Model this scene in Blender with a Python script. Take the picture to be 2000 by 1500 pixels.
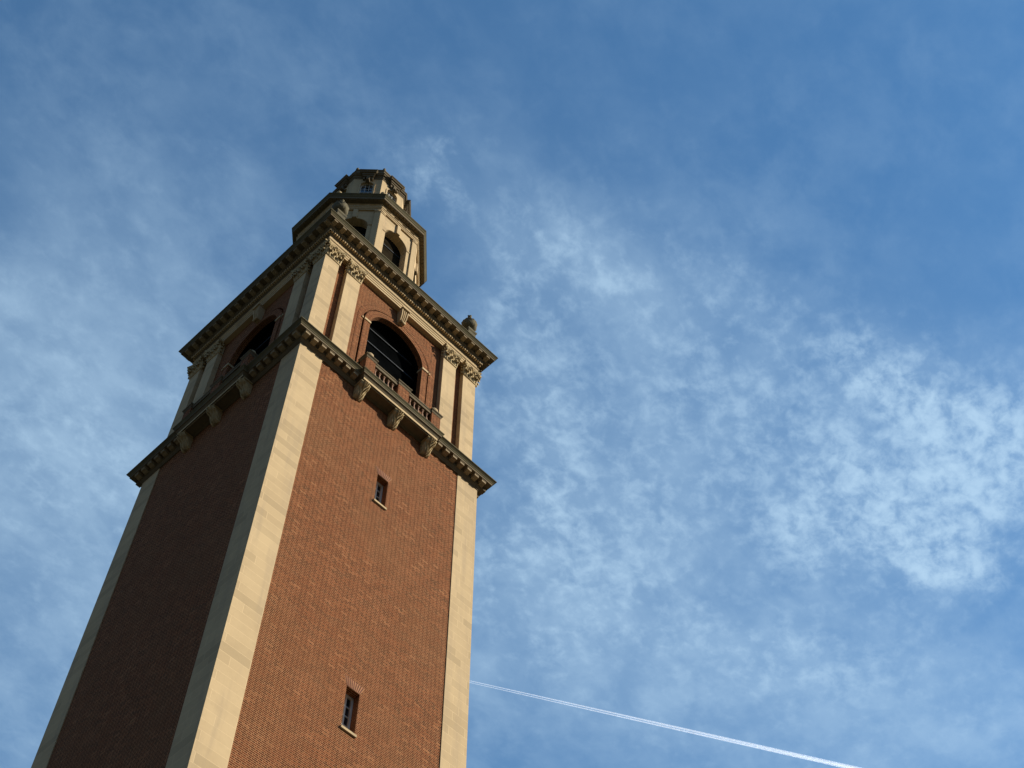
import bpy, bmesh, math, random
from mathutils import Vector, Matrix
random.seed(7)
for o in list(bpy.data.objects): bpy.data.objects.remove(o)
SC = bpy.context.scene
COL = SC.collection
R_ = math.radians
S = 4.4            # metres per tower half-width: all tower numbers below are in half-widths above eye level
EYE = 1.6
# ------------------------------------------------------------------ camera
cam_d = bpy.data.cameras.new('camera'); cam = bpy.data.objects.new('camera', cam_d); COL.objects.link(cam)
cam_d.sensor_width = 36.0; cam_d.lens = 2700.88 / 2000 * 36.0
cam_d.clip_start = 0.1; cam_d.clip_end = 60000
cr = Vector((0.690214, -0.723602, 0.001923)); cu = Vector((-0.61737, -0.587494, 0.523168)); cf = Vector((0.377436, 0.362285, 0.852227))
m = Matrix((cr, cu, -cf)).transposed().to_4x4()
m.translation = Vector((-3.77585 * S, -5.98926 * S, EYE))
cam.matrix_world = m
SC.camera = cam
# ------------------------------------------------------------------ sun, sky, exposure
sun_dir = Vector((1.04, -1.0, 0.78)).normalized()
sd = bpy.data.lights.new('sun', 'SUN'); sun = bpy.data.objects.new('sun', sd); COL.objects.link(sun)
sd.energy = 5.0; sd.angle = R_(0.5); sd.color = (1.0, 0.96, 0.88)
sun.rotation_euler = sun_dir.to_track_quat('Z', 'Y').to_euler()
SC.view_settings.view_transform = 'Standard'; SC.view_settings.look = 'None'
SC.view_settings.exposure = 0.55; SC.view_settings.gamma = 1.0
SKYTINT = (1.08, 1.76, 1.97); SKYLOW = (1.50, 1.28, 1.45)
W = bpy.data.worlds.new('World'); SC.world = W; W.use_nodes = True

class NG:
    """small helper for node graphs"""
    def __init__(s, tree): s.t = tree; s.t.nodes.clear()
    def n(s, typ, **kw):
        nd = s.t.nodes.new(typ)
        for k, v in kw.items(): setattr(nd, k, v)
        return nd
    def put(s, inp, v):
        if isinstance(v, bpy.types.NodeSocket): s.t.links.new(v, inp)
        elif v is not None: inp.default_value = v
    def m(s, op, a, b=None, c=None, clamp=False):
        nd = s.n('ShaderNodeMath', operation=op); nd.use_clamp = clamp
        for i, v in enumerate((a, b, c)):
            if v is not None: s.put(nd.inputs[i], v)
        return nd.outputs[0]
    def vm(s, op, a, b=None, scale=None):
        nd = s.n('ShaderNodeVectorMath', operation=op); s.put(nd.inputs[0], a)
        if b is not None: s.put(nd.inputs[1], b)
        if scale is not None: s.put(nd.inputs['Scale'], scale)
        return nd.outputs['Value'] if op in ('LENGTH', 'DOT_PRODUCT', 'DISTANCE') else nd.outputs[0]
    def noise(s, vec, scale, detail=5, rough=.55, dist=0.0, dim='3D', lac=2.0):
        nd = s.n('ShaderNodeTexNoise', noise_dimensions=dim)
        s.put(nd.inputs['Vector'], vec); nd.inputs['Scale'].default_value = scale
        nd.inputs['Detail'].default_value = detail; nd.inputs['Roughness'].default_value = rough
        nd.inputs['Distortion'].default_value = dist; nd.inputs['Lacunarity'].default_value = lac
        return nd.outputs['Fac']
    def ramp(s, fac, stops, interp='LINEAR'):
        nd = s.n('ShaderNodeValToRGB'); s.put(nd.inputs[0], fac); cr_ = nd.color_ramp; cr_.interpolation = interp
        while len(cr_.elements) < len(stops): cr_.elements.new(0.5)
        for e, (p, c) in zip(cr_.elements, stops):
            e.position = p; e.color = c if len(c) == 4 else (*c, 1)
        return nd.outputs[0]
    def mix(s, fac, a, b, blend='MIX'):
        nd = s.n('ShaderNodeMix', data_type='RGBA', blend_type=blend)
        s.put(nd.inputs[0], fac)
        for i, v in ((6, a), (7, b)):
            if isinstance(v, tuple) and len(v) == 3: v = (*v, 1)
            s.put(nd.inputs[i], v)
        return nd.outputs[2]
    def smooth(s, v, a, b):
        nd = s.n('ShaderNodeMapRange', interpolation_type='SMOOTHSTEP')
        s.put(nd.inputs[0], v); nd.inputs[1].default_value = a; nd.inputs[2].default_value = b
        return nd.outputs[0]
    def lin(s, v, a, b, c=0.0, d=1.0):
        nd = s.n('ShaderNodeMapRange'); s.put(nd.inputs[0], v)
        for i, x in enumerate((a, b, c, d)): nd.inputs[i + 1].default_value = x
        return nd.outputs[0]
    def xyz(s, x, y, z=0.0):
        nd = s.n('ShaderNodeCombineXYZ')
        for i, v in enumerate((x, y, z)): s.put(nd.inputs[i], v)
        return nd.outputs[0]
    def sep(s, v):
        nd = s.n('ShaderNodeSeparateXYZ'); s.put(nd.inputs[0], v); return nd.outputs

g = NG(W.node_tree)
sky = g.n('ShaderNodeTexSky', sky_type='NISHITA'); sky.sun_disc = False
sky.sun_elevation = math.asin(sun_dir.z); sky.sun_rotation = math.atan2(sun_dir.x, sun_dir.y)
sky.altitude = 50; sky.air_density = 0.85; sky.dust_density = 0.15; sky.ozone_density = 1.8
tc = g.n('ShaderNodeTexCoord')
x, y, z = g.sep(tc.outputs['Generated'])
zc_ = g.m('MAXIMUM', z, 0.08)
px = g.m('DIVIDE', x, zc_); py = g.m('DIVIDE', y, zc_)
P = g.xyz(px, py, 0.0)                      # point where the view ray meets the cloud layer (layer height = 1)
def blob(cx, cy, ang, sx, sy, amp):
    """an elongated bank of cloud in the layer, centre (cx, cy), axis turned by ang degrees"""
    c_, s_ = math.cos(R_(ang)), math.sin(R_(ang))
    dx = g.m('SUBTRACT', px, cx); dy = g.m('SUBTRACT', py, cy)
    a = g.m('DIVIDE', g.m('ADD', g.m('MULTIPLY', dx, c_), g.m('MULTIPLY', dy, s_)), sx)
    b = g.m('DIVIDE', g.m('SUBTRACT', g.m('MULTIPLY', dy, c_), g.m('MULTIPLY', dx, s_)), sy)
    r2 = g.m('ADD', g.m('MULTIPLY', a, a), g.m('MULTIPLY', b, b))
    return g.m('MULTIPLY', g.m('EXPONENT', g.m('MULTIPLY', r2, -1.0)), amp)
# banks of cirrocumulus in the layer: centre x, y, axis turned by degrees, length, width, strength
VEILS = [
    (0.10, 0.45, 45, 0.20, 0.14, 0.10) ,
    (0.183, 0.751, 101, 0.208, 0.131, 0.5) ,
    (0.146, 0.658, 172, 0.073, 0.046, 0.22) ,
    (0.097, 0.654, 127, 0.046, 0.028, 0.25) ,
    (0.321, 0.792, 68, 0.182, 0.145, 0.35) ,
    (0.461, 0.971, 126, 0.258, 0.174, 0.4) ,
    (0.777, 0.538, 151, 0.307, 0.168, 0.5) ,
    (1.058, 0.373, 139, 0.181, 0.106, 0.35) ,
    (0.522, 0.379, 32, 0.198, 0.145, 0.33) ,
    (0.383, 0.3, 172, 0.129, 0.043, 0.25) ,
    (0.109, 0.555, -176, 0.098, 0.064, 0.14) ,
    (0.748, 0.219, 5, 0.15, 0.127, 0.25) ,
]
PUFFS = [
    (0.663, 0.202, 163, 0.072, 0.028, 0.55) ,
    (0.732, 0.181, 148, 0.069, 0.03, 0.5) ,
    (0.698, 0.271, 164, 0.042, 0.037, 0.5) ,
    (0.806, 0.232, 93, 0.09, 0.073, 1.04) ,
    (0.737, 0.3, 148, 0.065, 0.053, 0.507) ,
    (0.785, 0.164, 0, 0.065, 0.054, 0.468) ,
    (0.851, 0.268, 154, 0.066, 0.025, 0.845) ,
    (0.692, 0.186, 170, 0.084, 0.041, 0.468) ,
    (0.641, 0.202, 1, 0.037, 0.033, 0.312) ,
    (0.732, 0.342, 13, 0.036, 0.031, 0.39) ,
    (0.488, 0.438, 36, 0.09, 0.053, 0.318) ,
    (0.43, 0.395, 43, 0.06, 0.043, 0.28) ,
    (0.553, 0.473, 29, 0.067, 0.037, 0.429) ,
    (0.564, 0.553, 45, 0.047, 0.042, 0.351) ,
    (0.433, 0.301, 171, 0.075, 0.049, 0.197) ,
    (0.389, 0.3, 170, 0.06, 0.039, 0.24) ,
    (0.246, 0.336, 101, 0.037, 0.018, 0.4) ,
    (0.296, 0.34, -177, 0.054, 0.025, 0.36) ,
    (0.518, 0.274, 32, 0.079, 0.063, 0.222) ,
    (0.585, 0.375, 37, 0.092, 0.067, 0.351) ,
    (0.621, 0.29, 46, 0.082, 0.054, 0.328) ,
    (0.649, 0.472, 142, 0.094, 0.083, 0.328) ,
    (0.791, 0.486, 148, 0.132, 0.051, 0.273) ,
    (0.654, 0.573, 135, 0.077, 0.063, 0.281) ,
    (0.897, 0.412, 136, 0.124, 0.06, 0.26) ,
    (0.236, 0.757, 68, 0.113, 0.087, 0.25) ,
    (0.376, 0.361, 44, 0.042, 0.037, 0.21) ,
]
warp = g.n('ShaderNodeTexNoise'); g.put(warp.inputs['Vector'], P); warp.inputs['Scale'].default_value = 9.0; warp.inputs['Detail'].default_value = 4
px, py, _ = g.sep(g.vm('ADD', P, g.vm('SCALE', g.vm('SUBTRACT', warp.outputs['Color'], (0.5, 0.5, 0.5)), scale=0.10)))
def total(bks):
    t = None
    for bk in bks:
        b_ = blob(*bk); t = b_ if t is None else g.m('ADD', t, b_)
    return t
cov = g.m('MINIMUM', total(PUFFS), 1.1); vcov = total(VEILS)
rot = g.n('ShaderNodeMapping'); g.put(rot.inputs['Vector'], P); rot.inputs['Rotation'].default_value = (0, 0, R_(-30)); rot.inputs['Scale'].default_value = (1.0, 1.2, 1.0)
rp = rot.outputs[0]
rot2 = g.n('ShaderNodeMapping'); g.put(rot2.inputs['Vector'], P); rot2.inputs['Rotation'].default_value = (0, 0, R_(-38)); rot2.inputs['Scale'].default_value = (1.0, 2.1, 1.0)
n_big = g.noise(rot2.outputs[0], 10.0, 5, 0.55, 0.35)
n_puff = g.noise(rp, 46.0, 7, 0.58, 0.25)
n_fine = g.noise(P, 105.0, 6, 0.62, 0.1)
puffs = g.m('ADD', g.m('MULTIPLY', n_big, 0.27), g.m('ADD', g.m('MULTIPLY', n_puff, 0.56), g.m('MULTIPLY', n_fine, 0.17)))
thr = g.m('SUBTRACT', 0.60, g.m('MULTIPLY', cov, 0.10))    # denser banks condense more of the layer
pf = g.smooth(g.m('SUBTRACT', puffs, thr), -0.13, 0.165)
soft = g.smooth(g.noise(rp, 6.0, 5, 0.55, 0.3), 0.28, 0.72)
wisp = g.smooth(g.noise(rp, 17.0, 7, 0.60, 0.2), 0.30, 0.72)
sw = g.m('MULTIPLY', soft, wisp)
veil = g.m('ADD', g.m('MULTIPLY', vcov, g.m('ADD', 0.52, g.m('ADD', g.m('MULTIPLY', wisp, 0.35), g.m('MULTIPLY', pf, 0.35)))), g.m('MULTIPLY', sw, 0.09))
dens = g.m('ADD', g.m('MULTIPLY', g.m('MULTIPLY', g.m('ADD', cov, 0.025), pf), 0.92), g.m('ADD', veil, g.m('MULTIPLY', cov, 0.11)))
dens = g.m('MULTIPLY', g.m('SUBTRACT', 1.0, g.m('EXPONENT', g.m('MULTIPLY', dens, -1.0))), g.smooth(z, 0.22, 0.50))
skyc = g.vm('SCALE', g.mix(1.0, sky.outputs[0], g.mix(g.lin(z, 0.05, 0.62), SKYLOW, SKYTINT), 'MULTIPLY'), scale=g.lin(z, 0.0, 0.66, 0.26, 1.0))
cloudc = (5.7, 7.9, 9.8)
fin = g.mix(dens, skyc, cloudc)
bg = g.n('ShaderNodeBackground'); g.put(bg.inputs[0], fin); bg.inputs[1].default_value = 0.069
wo = g.n('ShaderNodeOutputWorld'); g.t.links.new(bg.outputs[0], wo.inputs[0])

# ------------------------------------------------------------------ materials
def mat(name):
    mt = bpy.data.materials.new(name); mt.use_nodes = True
    q = NG(mt.node_tree); bs = q.n('ShaderNodeBsdfPrincipled'); o = q.n('ShaderNodeOutputMaterial')
    q.t.links.new(bs.outputs[0], o.inputs[0]); return mt, q, bs
def bumpto(q, bs, h, strength, dist):
    b = q.n('ShaderNodeBump'); b.inputs['Strength'].default_value = strength; b.inputs['Distance'].default_value = dist
    q.put(b.inputs['Height'], h); q.t.links.new(b.outputs[0], bs.inputs['Normal'])
CH = 0.0622      # course height in metres
PER = 0.322      # stretcher + header
def brick_mat(name, simple=False, scale=1.0):
    mt, q, bs = mat(name)
    uv = q.n('ShaderNodeUVMap'); u, v, _ = q.sep(uv.outputs[0])
    ob = q.n('ShaderNodeTexCoord').outputs['Object']
    row = q.m('FLOOR', q.m('DIVIDE', v, CH)); fv = q.m('FRACT', q.m('DIVIDE', v, CH))
    par = q.m('MULTIPLY', q.m('MODULO', q.m('ADD', row, 10000.0), 2.0), 0.5)
    wob = q.n('ShaderNodeTexWhiteNoise', noise_dimensions='1D'); q.put(wob.inputs['W'], row)
    up = q.m('ADD', q.m('ADD', q.m('DIVIDE', u, PER), par), q.m('MULTIPLY', wob.outputs['Value'], 0.06))
    cell = q.m('FLOOR', up); fu = q.m('FRACT', up)
    isH = q.m('GREATER_THAN', fu, 0.665)
    wn = q.n('ShaderNodeTexWhiteNoise', noise_dimensions='3D'); q.put(wn.inputs['Vector'], q.xyz(cell, row, isH))
    r1 = wn.outputs['Value']
    # mortar joints
    d0 = q.m('MINIMUM', q.m('MINIMUM', fu, q.m('SUBTRACT', 1.0, fu)), q.m('ABSOLUTE', q.m('SUBTRACT', fu, 0.665)))
    ju = q.m('LESS_THAN', d0, 0.018)
    dv = q.m('MINIMUM', fv, q.m('SUBTRACT', 1.0, fv)); jv = q.m('LESS_THAN', dv, 0.145)
    joint = q.m('MAXIMUM', ju, jv)
    bc = q.ramp(r1, [(0.0, (0.032, 0.008, 0.003)), (0.3, (0.078, 0.017, 0.005)), (0.7, (0.115, 0.026, 0.008)), (0.93, (0.160, 0.044, 0.014)), (1.0, (0.24, 0.095, 0.038))])
    bc = q.mix(isH, bc, q.mix(1.0, bc, (0.46, 0.46, 0.5), 'MULTIPLY'))
    big = q.noise(ob, 0.35, 5, 0.6); mid = q.noise(ob, 2.4, 4, 0.6)
    bc = q.mix(q.smooth(big, 0.40, 0.68), bc, q.mix(0.5, bc, (0.075, 0.027, 0.010)))
    bc = q.mix(q.m('MULTIPLY', q.smooth(mid, 0.5, 0.75), 0.30), bc, (0.150, 0.048, 0.018))
    mort = q.mix(q.smooth(mid, 0.3, 0.7), (0.395, 0.193, 0.082), (0.315, 0.147, 0.060))
    col = q.mix(joint, bc, mort)
    q.put(bs.inputs['Base Color'], col); bs.inputs['Roughness'].default_value = 0.95
    bs.inputs['Specular IOR Level'].default_value = 0.08
    bumpto(q, bs, q.m('ADD', q.m('MULTIPLY', joint, -1.0), q.m('MULTIPLY', r1, .35)), 0.5, 0.006)
    return mt
def stone_mat(name, base, alt, dark, dirt=0.2, blocks=True, soot=0.0):
    mt, q, bs = mat(name)
    uv = q.n('ShaderNodeUVMap').outputs[0]
    ob = q.n('ShaderNodeTexCoord').outputs['Object']
    big = q.noise(ob, 0.55, 6, 0.6, 0.3); mid = q.noise(ob, 3.0, 6, 0.62); fine = q.noise(ob, 22.0, 4, 0.6)
    c = q.mix(q.smooth(big, 0.35, 0.68), base, alt)
    if blocks:
        br = q.n('ShaderNodeTexBrick'); q.put(br.inputs['Vector'], uv)
        br.offset = 0.37; br.offset_frequency = 2; br.squash = 0.7; br.squash_frequency = 3
        br.inputs['Scale'].default_value = 1.0; br.inputs['Brick Width'].default_value = 1.43; br.inputs['Row Height'].default_value = 0.34
        br.inputs['Mortar Size'].default_value = 0.010; br.inputs['Mortar Smooth'].default_value = 0.3
        br.inputs['Color1'].default_value = (0, 0, 0, 1); br.inputs['Color2'].default_value = (1, 1, 1, 1); br.inputs['Mortar'].default_value = (0.3, .3, .3, 1)
        c = q.mix(q.m('MULTIPLY', q.smooth(br.outputs['Color'], 0.68, 1.0), 0.55), c, dark)
        c = q.mix(q.m('MULTIPLY', q.lin(br.outputs['Color'], 0.45, 0.0), 0.35), c, tuple(min(1, v * 1.15) for v in base))
        c = q.mix(q.m('MULTIPLY', br.outputs['Fac'], 0.85), c, tuple(v * 1.22 for v in base))
        hgt = q.m('MULTIPLY', br.outputs['Fac'], -1.0)
    else: hgt = None
    c = q.mix(q.m('MULTIPLY', q.smooth(mid, 0.48, 0.78), dirt), c, dark)
    sm = q.n('ShaderNodeMapping'); q.put(sm.inputs['Vector'], ob); sm.inputs['Scale'].default_value = (1.0, 1.0, 0.10)
    strk = q.noise(sm.outputs[0], 2.6, 5, 0.6)
    c = q.mix(q.m('MULTIPLY', q.smooth(strk, 0.46, 0.72), 0.42), c, tuple(v * k_ for v, k_ in zip(base, (0.66, 0.68, 0.78))))
    if soot > 0:
        vein = q.noise(ob, 6.5, 7, 0.68, 0.8)
        c = q.mix(q.m('MULTIPLY', q.smooth(vein, 0.46, 0.66), soot), c, (0.075, 0.068, 0.048))
    q.put(bs.inputs['Base Color'], c); bs.inputs['Roughness'].default_value = 0.92; bs.inputs['Specular IOR Level'].default_value = 0.1
    h2 = q.m('ADD', q.m('MULTIPLY', mid, .5), q.m('MULTIPLY', fine, .35))
    if hgt is not None: h2 = q.m('ADD', h2, q.m('MULTIPLY', hgt, 0.5))
    bumpto(q, bs, h2, 0.35, 0.012)
    return mt
def plain_mat(name, col, rough=0.7, metal=0.0, var=0.15, sc=3.0, spec=0.4):
    mt, q, bs = mat(name)
    ob = q.n('ShaderNodeTexCoord').outputs['Object']; n_ = q.noise(ob, sc, 5, .6)
    c = q.mix(q.smooth(n_, .3, .7), tuple(v * (1 - var) for v in col), tuple(min(1, v * (1 + var)) for v in col))
    q.put(bs.inputs['Base Color'], c); bs.inputs['Roughness'].default_value = rough; bs.inputs['Metallic'].default_value = metal
    bs.inputs['Specular IOR Level'].default_value = spec
    return mt
M = {}
M['brick'] = brick_mat('red_flemish_brick')
M['stone'] = stone_mat('buff_limestone', (0.460, 0.330, 0.175), (0.408, 0.290, 0.153), (0.320, 0.230, 0.122), 0.25)
M['carved'] = stone_mat('weathered_limestone', (0.46, 0.34, 0.175), (0.38, 0.28, 0.14), (0.20, 0.15, 0.075), 0.30, blocks=False, soot=0.12)
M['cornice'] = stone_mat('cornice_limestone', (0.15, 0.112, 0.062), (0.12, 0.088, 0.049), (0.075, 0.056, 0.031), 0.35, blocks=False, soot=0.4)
M['modillion'] = stone_mat('modillion_limestone', (0.32, 0.238, 0.135), (0.27, 0.20, 0.112), (0.18, 0.13, 0.07), 0.3, blocks=False, soot=0.25)
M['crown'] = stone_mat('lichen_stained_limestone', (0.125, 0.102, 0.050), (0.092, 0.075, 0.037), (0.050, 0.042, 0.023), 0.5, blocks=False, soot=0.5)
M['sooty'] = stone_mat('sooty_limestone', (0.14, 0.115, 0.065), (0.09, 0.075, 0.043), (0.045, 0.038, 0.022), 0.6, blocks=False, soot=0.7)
M['baluster'] = plain_mat('terracotta_baluster', (0.27, 0.16, 0.10), 0.9, var=.15, sc=6, spec=0.1)
M['frieze'] = stone_mat('smooth_limestone', (0.470, 0.337, 0.178), (0.42, 0.30, 0.156), (0.31, 0.22, 0.108), 0.3, blocks=False, soot=0.06)
M['mortar'] = plain_mat('lime_mortar', (0.42, 0.21, 0.085), 0.95)
M['brick_plain'] = plain_mat('red_brick_clay', (0.13, 0.036, 0.011), 0.9, var=0.35, sc=9)
M['white'] = plain_mat('white_paint', (0.50, 0.46, 0.38), 0.5, var=.06)
M['metal'] = plain_mat('grey_metal', (0.018, 0.019, 0.019), 0.7, var=.1)
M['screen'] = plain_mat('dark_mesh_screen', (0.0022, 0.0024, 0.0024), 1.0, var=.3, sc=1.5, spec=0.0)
M['screen_brown'] = plain_mat('brown_louvre_screen', (0.016, 0.012, 0.007), 0.9, var=.5, sc=1.5, spec=0.0)
M['copper'] = plain_mat('green_copper', (0.10, 0.15, 0.12), 0.6, var=.3)
mt, q, bs = mat('window_glass'); bs.inputs['Base Color'].default_value = (0.012, 0.014, 0.016, 1); bs.inputs['Roughness'].default_value = 0.06
M['glass'] = mt
mt, q, bs = mat('grass'); ob = q.n('ShaderNodeTexCoord').outputs['Object']
q.put(bs.inputs['Base Color'], q.mix(q.smooth(q.noise(ob, .4, 8, .7), .35, .65), (0.016, 0.021, 0.007), (0.028, 0.029, 0.010))); bs.inputs['Roughness'].default_value = 1
M['grass'] = mt
M['paving'] = plain_mat('sandstone_paving', (0.07, 0.06, 0.045), 0.9, var=.2, sc=1.0)

# ------------------------------------------------------------------ mesh builder (numbers in tower half-widths, z above eye level)
def rotz(a):
    c_, s_ = math.cos(a), math.sin(a)
    return lambda p: (p[0] * c_ - p[1] * s_, p[0] * s_ + p[1] * c_, p[2])
class MB:
    def __init__(s, local=False): s.v = []; s.f = []; s.uv = []; s.sm = []; s.xf = None; s.local = local
    def face(s, pts, uv=None, smooth=False):
        pts = [s.xf(p) for p in pts] if s.xf else [tuple(p) for p in pts]
        if not s.local: pts = [(p[0] * S, p[1] * S, p[2] * S + EYE) for p in pts]
        else: pts = [(p[0] * S, p[1] * S, p[2] * S) for p in pts]
        if uv is None:
            n = Vector((0, 0, 0)); L = [Vector(p) for p in pts]
            for i in range(len(L)):
                a, b = L[i], L[(i + 1) % len(L)]
                n += Vector(((a.y - b.y) * (a.z + b.z), (a.z - b.z) * (a.x + b.x), (a.x - b.x) * (a.y + b.y)))
            if n.length > 0: n.normalize()
            h = math.hypot(n.x, n.y)
            if h < 0.5: uv = [(p.x, p.y) for p in L]
            else: uv = [(p.x * -n.y / h + p.y * n.x / h, p.z) for p in L]
        else: uv = [(a * S, b * S) for a, b in uv]
        i0 = len(s.v); s.v += pts; s.f.append(list(range(i0, i0 + len(pts)))); s.uv += uv; s.sm.append(smooth)
    def box(s, x0, x1, y0, y1, z0, z1):
        a = [(x0, y0), (x1, y0), (x1, y1), (x0, y1)]
        s.face([(*p, z0) for p in reversed(a)]); s.face([(*p, z1) for p in a])
        for i in range(4):
            p, q_ = a[i], a[(i + 1) % 4]; s.face([(*p, z0), (*q_, z0), (*q_, z1), (*p, z1)])
    def prism(s, poly, z0, z1):
        s.face([(*p, z0) for p in reversed(poly)]); s.face([(*p, z1) for p in poly])
        for i in range(len(poly)):
            p, q_ = poly[i], poly[(i + 1) % len(poly)]; s.face([(*p, z0), (*q_, z0), (*q_, z1), (*p, z1)])
    def extr_x(s, prof, x0, x1):
        """profile in (y, z) pushed along x"""
        s.face([(x0, *p) for p in prof]); s.face([(x1, *p) for p in reversed(prof)])
        for i in range(len(prof)):
            p, q_ = prof[i], prof[(i + 1) % len(prof)]; s.face([(x0, *q_), (x0, *p), (x1, *p), (x1, *q_)])
    def ring(s, prof, n=4, rot=None):
        """mitred moulding: profile (apothem, z) carried round a regular n-gon, closed"""
        st = math.pi * 2 / n; off = st / 2 - math.pi / 2
        k = 1 / math.cos(st / 2)
        for i in range(n):
            a0 = off + i * st - st; a1 = off + i * st
            for j in range(len(prof)):
                (h0, z0), (h1, z1) = prof[j], prof[(j + 1) % len(prof)]
                if h0 < 1e-6 and h1 < 1e-6: continue
                pt = lambda h, z, a: (h * k * math.cos(a), h * k * math.sin(a), z)
                pts = [pt(h0, z0, a0), pt(h0, z0, a1), pt(h1, z1, a1), pt(h1, z1, a0)]
                if h0 < 1e-6: pts = pts[1:]
                elif h1 < 1e-6: pts = pts[:3]
                s.face(pts)
    def rect_ring(s, prof, x0, x1, y0, y1):
        """profile (offset, z) round a rectangle, closed"""
        for j in range(len(prof)):
            (e0, z0), (e1, z1) = prof[j], prof[(j + 1) % len(prof)]
            c0 = [(x0 - e0, y0 - e0), (x1 + e0, y0 - e0), (x1 + e0, y1 + e0), (x0 - e0, y1 + e0)]
            c1 = [(x0 - e1, y0 - e1), (x1 + e1, y0 - e1), (x1 + e1, y1 + e1), (x0 - e1, y1 + e1)]
            for i in range(4):
                k = (i + 1) % 4; s.face([(*c0[i], z0), (*c0[k], z0), (*c1[k], z1), (*c1[i], z1)])
    def rect_solid(s, prof, x0, x1, y0, y1):
        """outer skin only (bottom to top) plus caps"""
        for j in range(len(prof) - 1):
            (e0, z0), (e1, z1) = prof[j], prof[j + 1]
            c0 = [(x0 - e0, y0 - e0), (x1 + e0, y0 - e0), (x1 + e0, y1 + e0), (x0 - e0, y1 + e0)]
            c1 = [(x0 - e1, y0 - e1), (x1 + e1, y0 - e1), (x1 + e1, y1 + e1), (x0 - e1, y1 + e1)]
            for i in range(4):
                k = (i + 1) % 4; s.face([(*c0[i], z0), (*c0[k], z0), (*c1[k], z1), (*c1[i], z1)])
            if j == 0: s.face([(*p, z0) for p in reversed(c0)])
            if j == len(prof) - 2: s.face([(*p, z1) for p in c1])
    def lathe(s, prof, n=24, cx=0, cy=0, mod=None, smooth=True):
        for j in range(len(prof) - 1):
            (r0, z0), (r1, z1) = prof[j], prof[j + 1]
            for i in range(n):
                a0 = 2 * math.pi * i / n; a1 = 2 * math.pi * (i + 1) / n
                def pt(r, z, a):
                    if mod: r = r * mod(a, z)
                    return (cx + r * math.cos(a), cy + r * math.sin(a), z)
                if r0 < 1e-6: s.face([pt(r0, z0, a0), pt(r1, z1, a1), pt(r1, z1, a0)], smooth=smooth)
                elif r1 < 1e-6: s.face([pt(r0, z0, a0), pt(r0, z0, a1), pt(r1, z1, a0)], smooth=smooth)
                else: s.face([pt(r0, z0, a0), pt(r0, z0, a1), pt(r1, z1, a1), pt(r1, z1, a0)], smooth=smooth)
    def tube(s, pts, r, n=6, smooth=True):
        """tube along points, radius number or list"""
        P_ = [Vector(p) for p in pts]; rings = []
        for i, p in enumerate(P_):
            t = (P_[min(i + 1, len(P_) - 1)] - P_[max(i - 1, 0)]).normalized()
            a = t.orthogonal().normalized() if abs(t.y) > .95 else t.cross(Vector((0, 1, 0))).normalized()
            b = t.cross(a).normalized(); rr = r[i] if isinstance(r, (list, tuple)) else r
            rings.append([p + a * rr * math.cos(2 * math.pi * k / n) + b * rr * math.sin(2 * math.pi * k / n) for k in range(n)])
        for i in range(len(rings) - 1):
            for k in range(n):
                l = (k + 1) % n; s.face([rings[i][k], rings[i][l], rings[i + 1][l], rings[i + 1][k]], smooth=smooth)
        s.face(list(reversed(rings[0]))); s.face(rings[-1])
    def ball(s, c, r, n=16, mm=10, sz=1.0):
        s.lathe([(r * math.sin(math.pi * j / mm) if 0 < j < mm else 0.0, c[2] - r * sz * math.cos(math.pi * j / mm)) for j in range(mm + 1)], n, c[0], c[1])
    def grid(s, fn, nu, nv, smooth=True):
        g_ = [[fn(i / nu, j / nv) for j in range(nv + 1)] for i in range(nu + 1)]
        for i in range(nu):
            for j in range(nv): s.face([g_[i][j], g_[i + 1][j], g_[i + 1][j + 1], g_[i][j + 1]], smooth=smooth)
    def arch_wall(s, hwL, hwR, z0, z1, ahw, zs, y, depth, seg=28, reveal=True):
        """wall plane facing -y with a round-headed opening and its reveal"""
        s.face([(hwL, y, z0), (-ahw, y, z0), (-ahw, y, zs), (-ahw, y, z1), (hwL, y, z1)])
        s.face([(ahw, y, z0), (hwR, y, z0), (hwR, y, z1), (ahw, y, z1), (ahw, y, zs)])
        A = [(-ahw * math.cos(math.pi * i / seg), zs + ahw * math.sin(math.pi * i / seg)) for i in range(seg + 1)]
        for i in range(seg):
            (xa, za), (xb, zb) = A[i], A[i + 1]
            s.face([(xa, y, za), (xb, y, zb), (xb, y, z1), (xa, y, z1)])
        if reveal:
            s.face([(-ahw, y, z0), (-ahw, y + depth, z0), (-ahw, y + depth, zs), (-ahw, y, zs)])
            s.face([(ahw, y + depth, z0), (ahw, y, z0), (ahw, y, zs), (ahw, y + depth, zs)])
            st = ahw * math.pi / seg
            for i in range(seg):
                (xa, za), (xb, zb) = A[i], A[i + 1]
                s.face([(xa, y, za), (xa, y + depth, za), (xb, y + depth, zb), (xb, y, zb)],
                       uv=[(0, i * st), (depth, i * st), (depth, (i + 1) * st), (0, (i + 1) * st)])
    def arch_band(s, r0, r1, zs, zbot, y, yb, seg=36, legs=True):
        """flat ring of an arch (front face y, back yb) with straight legs down to zbot; courses run radially"""
        def q4(a, b, c, d, uv): s.face([a, b, c, d], uv=uv)
        pts0 = []; pts1 = []; L = 0; Ls = []
        if legs: pts0.append((-r0, zbot)); pts1.append((-r1, zbot)); Ls.append(0.0); L = zs - zbot
        for i in range(seg + 1):
            a = math.pi * i / seg
            pts0.append((-r0 * math.cos(a), zs + r0 * math.sin(a))); pts1.append((-r1 * math.cos(a), zs + r1 * math.sin(a)))
            Ls.append(L + (r0 + r1) / 2 * a)
        if legs: pts0.append((r0, zbot)); pts1.append((r1, zbot)); Ls.append(Ls[-1] + zs - zbot)
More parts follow.
